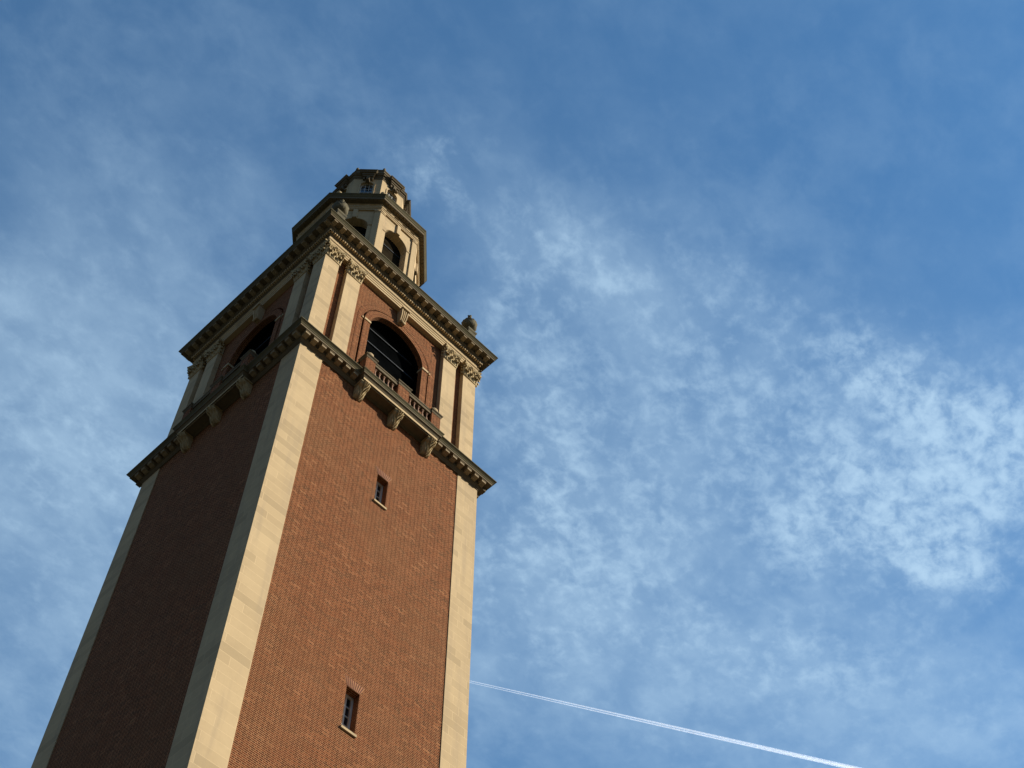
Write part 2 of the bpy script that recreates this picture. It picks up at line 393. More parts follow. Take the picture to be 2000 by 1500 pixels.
        for i in range(len(pts0) - 1):
            a0, a1, b0, b1 = pts0[i], pts1[i], pts0[i + 1], pts1[i + 1]; l0, l1 = Ls[i], Ls[i + 1]
            s.face([(a1[0], y, a1[1]), (a0[0], y, a0[1]), (b0[0], y, b0[1]), (b1[0], y, b1[1])], uv=[(r1, l0), (r0, l0), (r0, l1), (r1, l1)])
            s.face([(a0[0], y, a0[1]), (a0[0], yb, a0[1]), (b0[0], yb, b0[1]), (b0[0], y, b0[1])], uv=[(0, l0), (yb - y, l0), (yb - y, l1), (0, l1)])
            s.face([(a1[0], yb, a1[1]), (a1[0], y, a1[1]), (b1[0], y, b1[1]), (b1[0], yb, b1[1])], uv=[(yb - y, l0), (0, l0), (0, l1), (yb - y, l1)])
    def mesh(s, name, material, weld=True):
        me = bpy.data.meshes.new(name); me.from_pydata([tuple(v) for v in s.v], [], s.f)
        ul = me.uv_layers.new(name='UVMap')
        for i, c in enumerate(s.uv): ul.data[i].uv = c
        me.polygons.foreach_set('use_smooth', s.sm)
        bm = bmesh.new(); bm.from_mesh(me)
        if weld: bmesh.ops.remove_doubles(bm, verts=bm.verts, dist=1e-4)
        bmesh.ops.recalc_face_normals(bm, faces=bm.faces)
        bm.to_mesh(me); bm.free()
        for mm_ in (material if isinstance(material, (list, tuple)) else [material]): me.materials.append(M[mm_])
        return me
    def obj(s, name, material, parent=None, loc=(0, 0, 0), rz=0.0):
        return link(name, s.mesh(name, material), parent, loc, rz)
def link(name, me, parent=None, loc=(0, 0, 0), rz=0.0):
    o = bpy.data.objects.new(name, me); COL.objects.link(o); o.parent = parent
    o.location = loc; o.rotation_euler = (0, 0, rz); return o
def tag(o, label=None, cat=None, group=None, kind=None):
    for k, v in (('label', label), ('category', cat), ('group', group), ('kind', kind)):
        if v: o[k] = v
def at(x_, y_, z_): return (x_ * S, y_ * S, z_ * S + EYE)
Q = math.pi / 2; T8 = math.tan(math.pi / 8)

# ------------------------------------------------------------------ ground
mb = MB(); mb.local = True
for i in range(-8, 8):
    for j in range(-8, 8): mb.face([(i * 500, j * 500, 0), ((i + 1) * 500, j * 500, 0), ((i + 1) * 500, (j + 1) * 500, 0), (i * 500, (j + 1) * 500, 0)])
gr = mb.obj('ground', 'grass'); tag(gr, kind='structure')
mb = MB(); mb.local = True; mb.box(-9, 9, -9, 9, -0.1, 0.012)
pv = mb.obj('pavement', 'paving'); tag(pv, kind='structure')

# ------------------------------------------------------------------ the tower
tower = bpy.data.objects.new('bell_tower', None); COL.objects.link(tower); tower.empty_display_size = 5
tag(tower, 'tall square red brick bell tower with buff stone corners and an octagonal stone lantern', 'tower')
ZG = -EYE / S
mb = MB(); mb.rect_solid([(0.10, ZG + .01), (0.10, ZG + 0.12), (0.06, ZG + 0.15), (0.06, ZG + 0.42), (0.0, ZG + 0.47)], -1.0, 1.0, -1.0, 1.0)
mb.obj('plinth', 'stone', tower)

# shaft: brick skin with two window openings in the sunny (south) face
WY = -0.994; WIN = [(8.345, 8.682), (6.045, 6.392)]; WH = 0.055; WD = 0.066; ZT = 9.535
mb = MB()
for k in range(4):
    mb.xf = rotz(k * Q)
    if k == 0:
        mb.face([(-0.8, WY, ZG), (-WH, WY, ZG), (-WH, WY, ZT), (-0.8, WY, ZT)]); mb.face([(WH, WY, ZG), (0.8, WY, ZG), (0.8, WY, ZT), (WH, WY, ZT)])
        zs_ = [ZG] + [v for w in sorted(WIN) for v in w] + [ZT]
        for i in range(0, len(zs_), 2): mb.face([(-WH, WY, zs_[i]), (WH, WY, zs_[i]), (WH, WY, zs_[i + 1]), (-WH, WY, zs_[i + 1])])
        for z0, z1 in WIN:
            mb.face([(-WH, WY, z0), (-WH, WY + WD, z0), (-WH, WY + WD, z1), (-WH, WY, z1)]); mb.face([(WH, WY, z0), (WH, WY + WD, z0), (WH, WY + WD, z1), (WH, WY, z1)])
            mb.face([(-WH, WY, z1), (-WH, WY + WD, z1), (WH, WY + WD, z1), (WH, WY, z1)]); mb.face([(-WH, WY, z0), (-WH, WY + WD, z0), (WH, WY + WD, z0), (WH, WY, z0)])
    else: mb.face([(-0.8, WY, ZG), (0.8, WY, ZG), (0.8, WY, ZT), (-0.8, WY, ZT)])
mb.xf = None
shaft = mb.obj('shaft_wall', 'brick', tower)
mb = MB(); mb.box(-1.0, -0.768, -1.0, -0.768, ZG, ZT); me = mb.mesh('corner_stonework', 'stone')
for k in range(4): link('corner_stonework', me, tower, rz=k * Q)
# windows
for wi, (z0, z1) in enumerate(WIN):
    yb = WY + WD
    fr = MB(); cw = 0.016; t = 0.012
    for a in ((-WH, -WH + cw, z0, z1), (WH - cw, WH, z0, z1)): fr.box(a[0] + (.0004 if a[0] < 0 else 0), a[1] - (.0004 if a[0] > 0 else 0), yb - 0.012, yb + 0.004, a[2] + .001, a[3] - .001)
    fr.box(-WH + cw, WH - cw, yb - 0.0115, yb + 0.004, z1 - 0.017, z1 - 0.001); fr.box(-WH + cw, WH - cw, yb - 0.0115, yb + 0.004, z0 + 0.001, z0 + 0.018)
    wo_ = fr.obj('window', 'white', tower)
    mu = MB(); mu.box(-0.0042, 0.0042, yb - 0.008, yb + .001, z0 + 0.018, z1 - 0.017)
    hh = (z1 - z0 - 0.035) / 4
    for i in (1, 2, 3):
        zz = z0 + 0.018 + hh * i; mu.box(-WH + cw, -0.0042, yb - 0.006, yb + .001, zz - .0028, zz + .0028); mu.box(0.0042, WH - cw, yb - 0.006, yb + .001, zz - .0028, zz + .0028)
    mu.obj('glazing_bars', 'white', wo_)
    gl = MB(); gl.box(-WH - .002, WH + .002, yb + 0.002, yb + 0.008, z0 - .002, z1 + .002); gl.obj('pane', 'glass', wo_)
    si = MB(); si.extr_x([(WY - 0.014, z0 - 0.020), (WY - 0.014, z0 - 0.001), (WY + WD - .012, z0 + 0.004), (WY + WD - .012, z0 - 0.020)], -WH - 0.008, WH + 0.008); si.obj('sill', 'frieze', wo_)
    # flat arch of radiating bricks
    li = MB(); n_ = 9; hb, ht, zz0, zz1 = WH, WH + 0.030, z1, z1 + 0.072
    li.extr_x([(WY - .0012, zz0 + .0005), (WY - .0012, zz1 + .002), (WY + .002, zz1 + .002), (WY + .002, zz0 + .0005)], -hb, hb)
    li2 = MB()
    for i in range(n_):
        gp = 0.17
        f0, f1 = (i + gp) / n_ * 2 - 1, (i + 1 - gp) / n_ * 2 - 1
        pts = [(hb * f0, zz0 + .001), (hb * f1, zz0 + .001), (ht * f1, zz1), (ht * f0, zz1)]
        li2.face([(p[0], WY - .0022, p[1]) for p in pts])
        for a in range(4):
            p, r_ = pts[a], pts[(a + 1) % 4]; li2.face([(p[0], WY - .0022, p[1]), (r_[0], WY - .0022, r_[1]), (r_[0], WY, r_[1]), (p[0], WY, p[1])])
    lo = MB(); pts = [(-hb, zz0), (hb, zz0), (ht + .003, zz1 + .003), (-ht - .003, zz1 + .003)]
    lo.face([(p[0], WY - .0008, p[1]) for p in pts])
    for a in range(4):
        p, r_ = pts[a], pts[(a + 1) % 4]; lo.face([(p[0], WY - .0008, p[1]), (r_[0], WY - .0008, r_[1]), (r_[0], WY + .001, r_[1]), (p[0], WY + .001, p[1])])
    L0 = lo.obj('brick_lintel', 'mortar', wo_); li2.obj('lintel_bricks', 'brick_plain', wo_)

# ------------------------------------------------------------------ lower cornice
CZ = 9.525
mb = MB()
LOW = [(0.90, CZ - .01), (1.006, CZ - .01), (1.008, CZ), (1.014, CZ + .004), (1.022, CZ + .014), (1.022, CZ + .019), (1.030, CZ + .022), (1.030, CZ + .060), (1.090, CZ + .060),
       (1.090, CZ + .078), (1.094, CZ + .082), (1.097, CZ + .090), (1.106, CZ + .100), (1.113, CZ + .106), (1.118, CZ + .110), (1.118, CZ + .118), (0.96, CZ + .135), (0.90, CZ + .135)]
mb.ring(LOW, 4)
def modillion_mesh(w, dep, h, curl):
    b = MB(local=True)
    prof = [(0.0, 0.0), (0.0, -h), (-dep * .30, -h * 1.02), (-dep * .62, -h * .84), (-dep * .97, -h * .84), (-dep, -h * .78), (-dep, 0.0)]
    b.extr_x(prof, -w / 2, w / 2)
    b.box(-w / 2 - .003, w / 2 + .003, -dep - .004, 0.0, -h * .22, -0.0006)
    return b
mods_low = [-1.0 + 0.0868 * i + 0.0 for i in range(7)]
mods_low = mods_low + [-v for v in mods_low]
me_lo = modillion_mesh(0.046, 0.050, 0.036, 1).mesh('modillion', 'modillion')
for k in (1, 2):   # back faces carry theirs in one piece with the cornice
    rr = rotz(k * Q)
    for xx in mods_low:
        mb.xf = lambda p, rr=rr, xx=xx: rr((p[0] + xx, p[1] - 1.030, p[2] + CZ + .060)); mb.box(-.023, .023, -.05, 0, -.034, -.001)
mb.xf = None
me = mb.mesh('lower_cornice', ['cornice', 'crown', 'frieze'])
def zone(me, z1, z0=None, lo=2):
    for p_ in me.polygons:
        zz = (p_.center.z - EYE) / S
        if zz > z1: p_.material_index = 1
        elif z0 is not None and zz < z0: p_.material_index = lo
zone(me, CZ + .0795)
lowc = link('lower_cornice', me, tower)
for k in (0, 3):
    rr = rotz(k * Q)
    for xx in mods_low:
        p = rr((xx, -1.030, CZ + .0598)); link('modillion', me_lo, lowc, at(*p), k * Q)

# ------------------------------------------------------------------ balcony (one per face)
BZ = 9.530
def bracket_mesh():
    b = MB(local=True)   # origin: wall plane, top of bracket; front towards -y
    w = 0.040
    prof = [(0.01, 0), (0.01, -.150), (-.012, -.152), (-.030, -.140), (-.044, -.120), (-.050, -.098), (-.056, -.078), (-.070, -.062), (-.088, -.052), (-.098, -.040), (-.100, -.024), (-.096, -.012), (-.096, 0)]
    b.extr_x(prof, -w, w)
    # block under the slab
    b.box(-w - .010, w + .010, -.104, .008, -.014, -.0005)
    # side volutes
    for sx in (-1, 1):
        c = []
        for i in range(22):
            a = i / 21 * 2.2 * math.pi; r = 0.020 * (1 - i / 26)
            c.append((sx * (w + .002), -.080 + r * math.cos(a + 1.2), -.034 + r * math.sin(a + 1.2)))
        b.tube(c, 0.0042, 5)
        b.tube([(sx * (w + .001), -.060, -.050), (sx * (w + .001), -.040, -.075), (sx * (w + .001), -.026, -.105), (sx * (w + .001), -.014, -.135)], 0.005, 5)
    # acanthus leaf over the front
    path = [(-.014, -.158), (-.036, -.146), (-.053, -.124), (-.060, -.100), (-.066, -.080), (-.080, -.066), (-.098, -.056), (-.110, -.044), (-.116, -.030), (-.110, -.022), (-.104, -.026)]
    nv = 30; nu = 28
    def fn(u, v):
        f = v * (len(path) - 1); i = min(int(f), len(path) - 2); fr_ = f - i
        yy = path[i][0] * (1 - fr_) + path[i + 1][0] * fr_; zz = path[i][1] * (1 - fr_) + path[i + 1][1] * fr_
        t = u * 2 - 1
        wid = 0.044 * (0.55 + 0.45 * math.sin(min(1, v * 1.5 + .15) * math.pi / 2)) * (1.0 + 0.14 * abs(math.sin(v * 4 * math.pi)))
        ridge = 0.0105 * math.cos((abs(t) * 2.3 - v * 2.6) * 2 * math.pi) * (1 - abs(t) ** 6)
        mid = 0.006 * math.exp(-(t * 7) ** 2)
        fall = 0.020 * abs(t) ** 3
        return (t * wid, yy + fall - ridge - mid - .002, zz + fall * .6 - ridge * .3)
    b.grid(fn, nu * 2, nv)
    return b
me_br = bracket_mesh().mesh('bracket', 'carved')
def baluster_mesh():
    b = MB(local=True); h = 0.190
    b.box(-.011, .011, -.011, .011, 0, .018); b.box(-.011, .011, -.011, .011, h - .016, h)
    b.lathe([(0.0, .018), (.008, .018), (.0095, .028), (.0062, .036), (.009, .050), (.0138, .066), (.0148, .080), (.0122, .100), (.0074, .124), (.0054, .146), (.0062, .156), (.009, .162), (.007, .168), (.008, h - .016), (0, h - .016)], 12)
    return b
me_ba = baluster_mesh().mesh('baluster', 'baluster')
BX = [-0.298, -0.249, -0.200, -0.151, -0.102]
slab = MB()
slab.rect_solid([(0.0, BZ), (0.0, BZ + .004), (0.0, BZ + .028), (.004, BZ + .030), (.006, BZ + .036), (.012, BZ + .044), (.016, BZ + .048), (.016, BZ + .053), (.024, BZ + .053), (.024, BZ + .068), (.027, BZ + .071),
                 (.029, BZ + .080), (.036, BZ + .089), (.040, BZ + .093), (.040, BZ + .101), (.030, BZ + .106), (.005, BZ + .110)], -0.418, 0.418, -1.108, -0.94)
# sunk panels of the underside
for xa, xb in ((-.325, -.055), (.055, .325)):
    slab.rect_ring([(0, BZ - .001), (0, BZ - .007), (.006, BZ - .009), (.010, BZ - .007), (.010, BZ - .001)], xa, xb, -1.085, -1.012)
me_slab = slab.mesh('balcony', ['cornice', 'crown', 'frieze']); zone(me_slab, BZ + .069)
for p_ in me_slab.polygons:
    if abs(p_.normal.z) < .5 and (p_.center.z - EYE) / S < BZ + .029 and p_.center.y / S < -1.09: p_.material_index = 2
BP = BZ + .108; CPZ = BP + .242
def pier_mesh(xa, xb, ret=None):
    b = MB(); b.box(xa, xb, -1.112, -1.030, BP, BP + .242)
    if ret: b.box(ret[0], ret[1], -1.0295, -.95, BP, BP + .235)
    nb = len(b.f)
    b.rect_solid([(.002, CPZ - .012), (.006, CPZ), (.006, CPZ + .008), (.014, CPZ + .016), (.016, CPZ + .018), (.016, CPZ + .028), (0, CPZ + .034)], xa, xb, -1.112, -1.030)
    if ret: b.box(ret[0] - .014, ret[1] + .014, -1.0135, -.95, CPZ - .006, CPZ + .02)
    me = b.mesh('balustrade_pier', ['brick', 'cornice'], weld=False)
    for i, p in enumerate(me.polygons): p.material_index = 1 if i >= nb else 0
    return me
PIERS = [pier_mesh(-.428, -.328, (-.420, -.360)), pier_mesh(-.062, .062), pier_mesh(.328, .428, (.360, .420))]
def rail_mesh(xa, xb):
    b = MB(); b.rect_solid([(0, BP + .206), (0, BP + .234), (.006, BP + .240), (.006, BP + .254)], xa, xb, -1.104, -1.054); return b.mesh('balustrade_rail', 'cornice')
def foot_mesh(xa, xb):
    b = MB(); b.box(xa, xb, -1.110, -1.050, BP + .0002, BP + .016); return b.mesh('balustrade_base', 'cornice')
RAILS = [f(xa, xb) for f in (rail_mesh, foot_mesh) for xa, xb in ((-.320, -.070), (.070, .320))]
fb = MB(local=True); fb.lathe([(0, 0), (.018, 0), (.018, .008), (.012, .014), (.014, .018)], 14); fb.ball((0, 0, .050), .040)
me_fb = fb.mesh('ball_finial', 'frieze')
for k in range(4):
    bal = link('balcony', me_slab, tower, rz=k * Q)
    for q_ in PIERS + RAILS: link(q_.name.split('.')[0], q_, bal)
    for xx in (-.376, 0, .376): link('bracket', me_br, bal, at(xx, -.992, BZ))
    for xx in BX + [-v for v in BX]: link('baluster', me_ba, bal, at(xx, -1.079, BP + .016))
    for xx in (-.378, .378): link('ball_finial', me_fb, bal, at(xx, -1.071, CPZ + .034))

# ------------------------------------------------------------------ belfry
B0, B1 = CZ + .10, 11.44; BW = -0.912; AH = 0.325; AS = 10.81; GY = -0.795
mb = MB(); mb.arch_wall(-.912, .912, B0, B1, .411, AS, BW, .030, 40)
me = mb.mesh('belfry_wall', 'brick')
mb = MB(); mb.arch_band(AH, .393, AS, B0, BW - .008, BW + .048, 40); me_r = mb.mesh('arch_ring', 'brick')
mb = MB(); mb.arch_band(.411, .470, AS, B0, BW - .0030, BW + .006, 40); me_r2 = mb.mesh('outer_arch_ring', 'brick')
mb = MB(); mb.arch_band(.392, .425, AS, B0, BW + .024, BW + .034, 40, True); me_gv = mb.mesh('arch_groove', 'brick')
mb = MB(); mb.arch_band(AH + .004, .385, AS, B0, BW + .0485, GY + .01, 40); me_ln = mb.mesh('arch_shade_lining', 'screen')  # added lining; its near-black colour stands in for shade in the arch reveal
def impost_mesh(sx):
    mb = MB()
    a, b = sorted((sx * (AH - .004), sx * .395)); mb.box(a, b, BW - .016, BW + .0, AS - .018, AS + .010)
    a, b = sorted((sx * (AH - .004), sx * (AH + .01))); mb.box(a, b, BW + .0, BW + .060, AS - .018, AS + .010)
    a, b = sorted((sx * .409, sx * .422)); mb.box(a, b, BW - .012, BW + .012, AS - .016, AS + .008)
    return mb.mesh('impost', 'frieze')
me_i = [impost_mesh(-1), impost_mesh(1)]
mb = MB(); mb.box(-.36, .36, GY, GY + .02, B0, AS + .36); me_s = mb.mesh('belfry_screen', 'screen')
mb = MB(local=True); mb.box(-.335, .335, -.012, -.001, -.005, .005); me_b = mb.mesh('screen_bar', 'metal')
# keystone console
mb = MB()
kz0, kz1 = 11.185, 11.40
for (xa, xb, e) in ((-.052, -.038, .010), (-.038, -.018, .0), (-.018, -.008, .009), (-.008, .008, .0), (.008, .018, .009), (.018, .038, .0), (.038, .052, .010)):
    prof = []
    for i in range(13):
        f = i / 12; zz = kz0 + (kz1 - kz0) * f
        yy = -.945 - e - 0.030 * (f ** 1.3) - 0.012 * math.sin(f * math.pi)
        prof.append((yy, zz))
    prof = [(-.90, kz0)] + prof + [(-.90, kz1)]
    tp = lambda p: (p[0] * .80 * (0.72 + 0.28 * (p[2] - kz0) / (kz1 - kz0)), p[1], p[2])
    mb.xf = tp; mb.extr_x(prof, xa, xb)
mb.xf = lambda p: p
mb.tube([(-.030, -.960, kz0 + .004), (.030, -.960, kz0 + .004)], .013, 10); mb.xf = None
mb.box(-.048, .048, -1.000, -.90, kz1 - .014, kz1 + .004)
me_k = mb.mesh('keystone', 'frieze')
for k in range(4):
    bw = link('belfry_wall', me, tower, rz=k * Q)
    for nm, mm_ in (('arch_ring', me_r), ('outer_arch_ring', me_r2), ('arch_groove', me_gv), ('arch_shade_lining', me_ln), ('impost', me_i[0]), ('impost', me_i[1]), ('keystone', me_k)): link(nm, mm_, bw)
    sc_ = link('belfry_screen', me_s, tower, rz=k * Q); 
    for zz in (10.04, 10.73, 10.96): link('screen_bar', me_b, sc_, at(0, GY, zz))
mb = MB(); mb.box(-.80, .80, -.80, .80, B0, B0 + .02); mb.box(-.79, .79, -.79, .79, B1 - .04, B1 - .01); mb.obj('belfry_floor', 'mortar', tower)

# pilasters and capitals
PZ0, PZ1 = CZ + .11, 11.215
mb = MB(local=False); mb.box(-.96, -.797, -.96, -.797, PZ0, PZ1); mb.rect_solid([(.012, PZ0), (.012, PZ0 + .05), (.006, PZ0 + .06), (0.001, PZ0 + .07)], -.96, -.797, -.96, -.797)
me_cp = mb.mesh('corner_pilaster', 'stone')
mb = MB(); mb.box(-.698, -.536, -.96, -.905, PZ0, PZ1); mb.box(-.706, -.528, -.968, -.905, PZ0, PZ0 + .06)
me_ip = mb.mesh('pilaster', 'stone')
def capital(b, w, fx):
    """Corinthian pilaster capital: b mesh builder, w half width; fx maps local (x, y out = -y, z) into place; h = 0.185"""
    h = 0.190
    b.xf = fx
    # astragal
    b.tube([(-w - .004, -.003, .004), (w + .004, -.003, .004)], .0075, 8)
    # bell
    def bell(u, v):
        t = u * 2 - 1; e = .018 * v ** 2.2
        return (t * (w + e), -.003 - e * .9, v * (h - .03))
    b.grid(bell, 8, 8)
    def leaf(cx, z0, z1, hw, curl, lean=0.0):
        def fn(u, v):
            t = u * 2 - 1
            if v < .72: f = v / .72; yy = -.005 - .014 * f ** 1.5; zz = z0 + (z1 - z0) * f
            else: f = (v - .72) / .28; a = f * math.pi * .95; yy = -.019 - curl * (1 - math.cos(a)) * .5 - curl * .6 * math.sin(a); zz = z1 + curl * .6 * math.sin(a) - curl * .8 * f
            lob = 1 + .16 * math.sin(v * 7 * math.pi)
            ww = hw * (0.80 + .25 * math.sin(v * math.pi)) * lob * (1 if v < .85 else 1 - (v - .85) * 3)
            bul = -.0075 * (1 - t * t) - .0035 * math.cos(t * 3 * math.pi) * (1 - t ** 4)
            return (cx + t * ww + lean * v, yy + bul + .009 * abs(t) ** 3, zz)
        b.grid(fn, 10, 14)
    for cx in (-.62 * w, 0, .62 * w): leaf(cx, .010, .062, w * .27, .018)
    for cx in (-.95 * w, .95 * w): leaf(cx, .010, .062, w * .18, .016)
    for cx in (-.33 * w, .33 * w): leaf(cx, .050, .112, w * .24, .020)
    for cx in (-.90 * w, .90 * w): leaf(cx, .050, .115, w * .20, .020, (0.012 if cx > 0 else -.012))
    # caulicoles and corner volutes
    for sx in (-1, 1):
        b.tube([(sx * w * .35, -.016, .095), (sx * w * .55, -.024, .122), (sx * w * .85, -.034, .146), (sx * (w + .008), -.044, .154)], [.006, .006, .0065, .007], 6)
        c = []
        for i in range(20):
            a = i / 19 * 2.6 * math.pi; r = .017 * (1 - i / 24)
            c.append((sx * (w + .006) + sx * r * math.sin(a), -.042 - .004 * i / 19, .140 + r * math.cos(a)))
        b.tube(c, .0052, 5)
        b.tube([(sx * w * .30, -.016, .095), (sx * w * .22, -.026, .124), (sx * w * .10, -.030, .140)], .005, 6)
    # rosette
    b.ball((0, -.036, .168), .013, 8, 6)
    for i in range(5):
        a = i * 2 * math.pi / 5; b.ball((.014 * math.cos(a), -.034, .168 + .014 * math.sin(a)), .008, 6, 5)
    # concave abacus
    n = 12; top = []
    for i in range(n + 1):
        t = i / n * 2 - 1; top.append((t * (w + .024), -.026 - .026 * abs(t) ** 1.8))
    poly = top + [(w + .024, .01), (-w - .024, .01)]
    b.prism(poly, h - .028, h - .016); poly = [(p[0] * 1.03, p[1] - .003 if p[1] < 0 else p[1]) for p in poly]; b.prism(poly, h - .016, h)
    b.xf = None
mb = MB(); capital(mb, .081, lambda p: (p[0] - .617, p[1] - .960, p[2] + PZ1))
mb.box(-.698 + .002, -.536 - .002, -.958, -.90, PZ1 - .002, PZ1 + .19)
for sx, cx in ((-1, -.697), (1, -.537)):   # small leaf edges on the returns
    for zz in (.04, .10, .15): mb.ball((cx + sx * .010, -.945, PZ1 + zz), .013, 8, 6)
    mb.tube([(cx + sx * .004, -.958, PZ1 + .004), (cx + sx * .004, -.905, PZ1 + .004)], .0075, 8)
me_ic = mb.mesh('capital', 'carved')
mb = MB(); capital(mb, .0815, lambda p: (p[0] - .8785, p[1] - .960, p[2] + PZ1)); capital(mb, .0815, lambda p: (p[1] - .960, p[0] * -1 - .8785, p[2] + PZ1))
mb.box(-.958, -.799, -.958, -.799, PZ1 - .002, PZ1 + .19)
for zz in (.04, .10, .15): mb.ball((-.788, -.945, PZ1 + zz), .013, 8, 6); mb.ball((-.945, -.788, PZ1 + zz), .013, 8, 6)
me_cc = mb.mesh('corner_capital', 'carved')
mir = MB()
for k in range(4):
    p_ = link('corner_pilaster', me_cp, tower, rz=k * Q); link('corner_capital', me_cc, p_)
    for sgn in (0, 1):
        p_ = link('pilaster', me_ip, tower, rz=k * Q)
        if sgn: p_.location = (Matrix.Rotation(k * Q, 3, 'Z') @ Vector((1.234 * S, 0, 0)))
        link('capital', me_ic, p_)

# ------------------------------------------------------------------ upper entablature
EZ = 11.402
ENT = [(0.86, EZ), (.962, EZ), (.962, EZ + .030), (.967, EZ + .030), (.967, EZ + .062), (.972, EZ + .062), (.972, EZ + .082), (.982, EZ + .092), (.982, EZ + .100), (.965, EZ + .102),
       (.965, EZ + .175), (.975, EZ + .185), (.984, EZ + .192), (.984, EZ + .226), (1.006, EZ + .226), (1.008, EZ + .232), (1.020, EZ + .242), (1.020, EZ + .272), (1.086, EZ + .272),
       (1.086, EZ + .292), (1.090, EZ + .295), (1.093, EZ + .304), (1.103, EZ + .318), (1.110, EZ + .324), (1.110, EZ + .334), (0.95, EZ + .352), (0.86, EZ + .352)]
mb = MB(); mb.ring(ENT, 4)
for k in range(4):
    mb.xf = rotz(k * Q)
    n_ = 78; sp = 2 * .994 / n_
    for i in range(n_ + 1):
        xx = -.994 + i * sp; mb.box(xx - .0070, xx + .0070, -1.004, -.980, EZ + .192, EZ + .2255)
mods_up = [-1.006 + .1059 * i for i in range(20)]
for k in (1, 2):
    rr = rotz(k * Q)
    for xx in mods_up:
        mb.xf = lambda p, rr=rr, xx=xx: rr((p[0] + xx, p[1] - 1.020, p[2] + EZ + .272)); mb.box(-.022, .022, -.055, 0, -.024, -.001)
mb.xf = None
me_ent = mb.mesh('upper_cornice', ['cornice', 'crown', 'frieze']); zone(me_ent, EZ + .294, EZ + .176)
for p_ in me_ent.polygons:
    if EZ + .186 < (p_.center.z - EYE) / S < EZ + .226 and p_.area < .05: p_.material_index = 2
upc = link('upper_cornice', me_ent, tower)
me_up = modillion_mesh(0.042, 0.058, 0.026, 1).mesh('modillion', 'modillion')
for k in (0, 3):
    rr = rotz(k * Q)
    for xx in mods_up: p = rr((xx, -1.020, EZ + .2718)); link('modillion', me_up, upc, at(*p), k * Q)
# parapet block above the cornice
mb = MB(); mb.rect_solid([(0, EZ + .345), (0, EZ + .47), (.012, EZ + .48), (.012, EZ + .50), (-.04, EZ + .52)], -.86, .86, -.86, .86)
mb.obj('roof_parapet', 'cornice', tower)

# urns at the four corners
UZ = EZ + .345
def urn_mesh():
    b = MB(local=True)
    b.rect_solid([(.0, 0), (.0, .40), (.006, .41), (.010, .42), (.010, .44), (-.004, .455)], -.050, .050, -.050, .050)
    b.rect_solid([(0, .455), (0, .475)], -.040, .040, -.040, .040)
    def mod(a, z):
        if .55 < z < .655: return 1 + .055 * math.cos(a * 7) * math.cos((z - .60) * 60) + .035 * math.sin(a * 13 + z * 90)
        if .515 < z <= .55: return 1 + .06 * abs(math.cos(a * 9))
        return 1
    b.lathe([(0, .475), (.038, .475), (.036, .485), (.024, .497), (.022, .506), (.030, .514), (.050, .524), (.066, .538), (.076, .556), (.079, .574), (.079, .590), (.078, .606), (.081, .612), (.081, .620), (.076, .626),
             (.072, .636), (.062, .655), (.046, .672), (.030, .684), (.024, .690), (.022, .704), (.016, .724), (.010, .736), (.008, .744)], 48, mod=mod)
    b.lathe([(.008, .744), (.016, .750), (.020, .758), (.014, .764), (.010, .770), (.024, .786), (.010, .792), (0, .796)], 10, mod=lambda a, z: 1 + .25 * math.cos(4 * a))
    return b
me_urn = urn_mesh().mesh('urn', 'sooty')
for sx, sy in ((-1, -1), (1, -1), (1, 1), (-1, 1)): link('urn', me_urn, tower, at(sx * .895, sy * .895, UZ + (.03 if sy < 0 else -.05)))

# ------------------------------------------------------------------ octagonal lantern
OA = .641; OH = OA * T8; L0, L1 = EZ + .30, 13.775; OS = 13.375; OAH = .156
mb = MB(); mb.arch_wall(-OH, OH, L0, L1 + .02, OAH, OS, -OA, .10, 24); me_ow = mb.mesh('lantern_wall', 'stone')
def lan_pil(sx):
    mb = MB()
    a, b_ = sorted((sx * .208, sx * (OH + .004))); mb.box(a, b_, -OA - .016, -OA + .004, L0, 13.70)
    a, b_ = sorted((sx * .203, sx * (OH + .006))); mb.box(a, b_, -OA - .022, -OA + .004, 13.664, 13.680); mb.box(a, b_, -OA - .026, -OA + .004, 13.694, 13.716)
    mb.tube([(sx * .206, -OA - .020, 13.688), (sx * (OH + .004), -OA - .020, 13.688)], .009, 6)
    return mb.mesh('lantern_pilaster', 'frieze')
def lan_imp(sx):
    mb = MB(); a, b_ = sorted((sx * OAH - sx * .003, sx * .2075)); mb.box(a, b_, -OA - .006, -OA + .07, OS - .012, OS + .004); return mb.mesh('impost', 'frieze')
LANP = [lan_pil(-1), lan_pil(1), lan_imp(-1), lan_imp(1)]
mb = MB(); mb.prism([(-.022, -OA - .022), (.022, -OA - .022), (.030, -OA + .004), (-.030, -OA + .004)], OS + OAH - .008, 13.712)
LANP.append(mb.mesh('keystone', 'frieze'))
mb = MB(); mb.box(-OAH - .03, OAH + .03, -OA + .095, -OA + .11, L0, OS + OAH + .03); me_os = mb.mesh('lantern_screen', 'screen_brown')
mb = MB(local=True); mb.box(-OAH - .01, OAH + .01, .086, .094, -.006, .006); me_ob = mb.mesh('screen_bar', 'metal')
for k in range(8):
    w_ = link('lantern_wall', me_ow, tower, rz=k * Q / 2); 
    for q_ in LANP: link(q_.name.split('.')[0], q_, w_)
    s_ = link('lantern_screen', me_os, tower, rz=k * Q / 2)
    for zz in (12.55, 12.80, 13.05, 13.30): link('screen_bar', me_ob, s_, at(0, -OA, zz))
LZ = 13.716
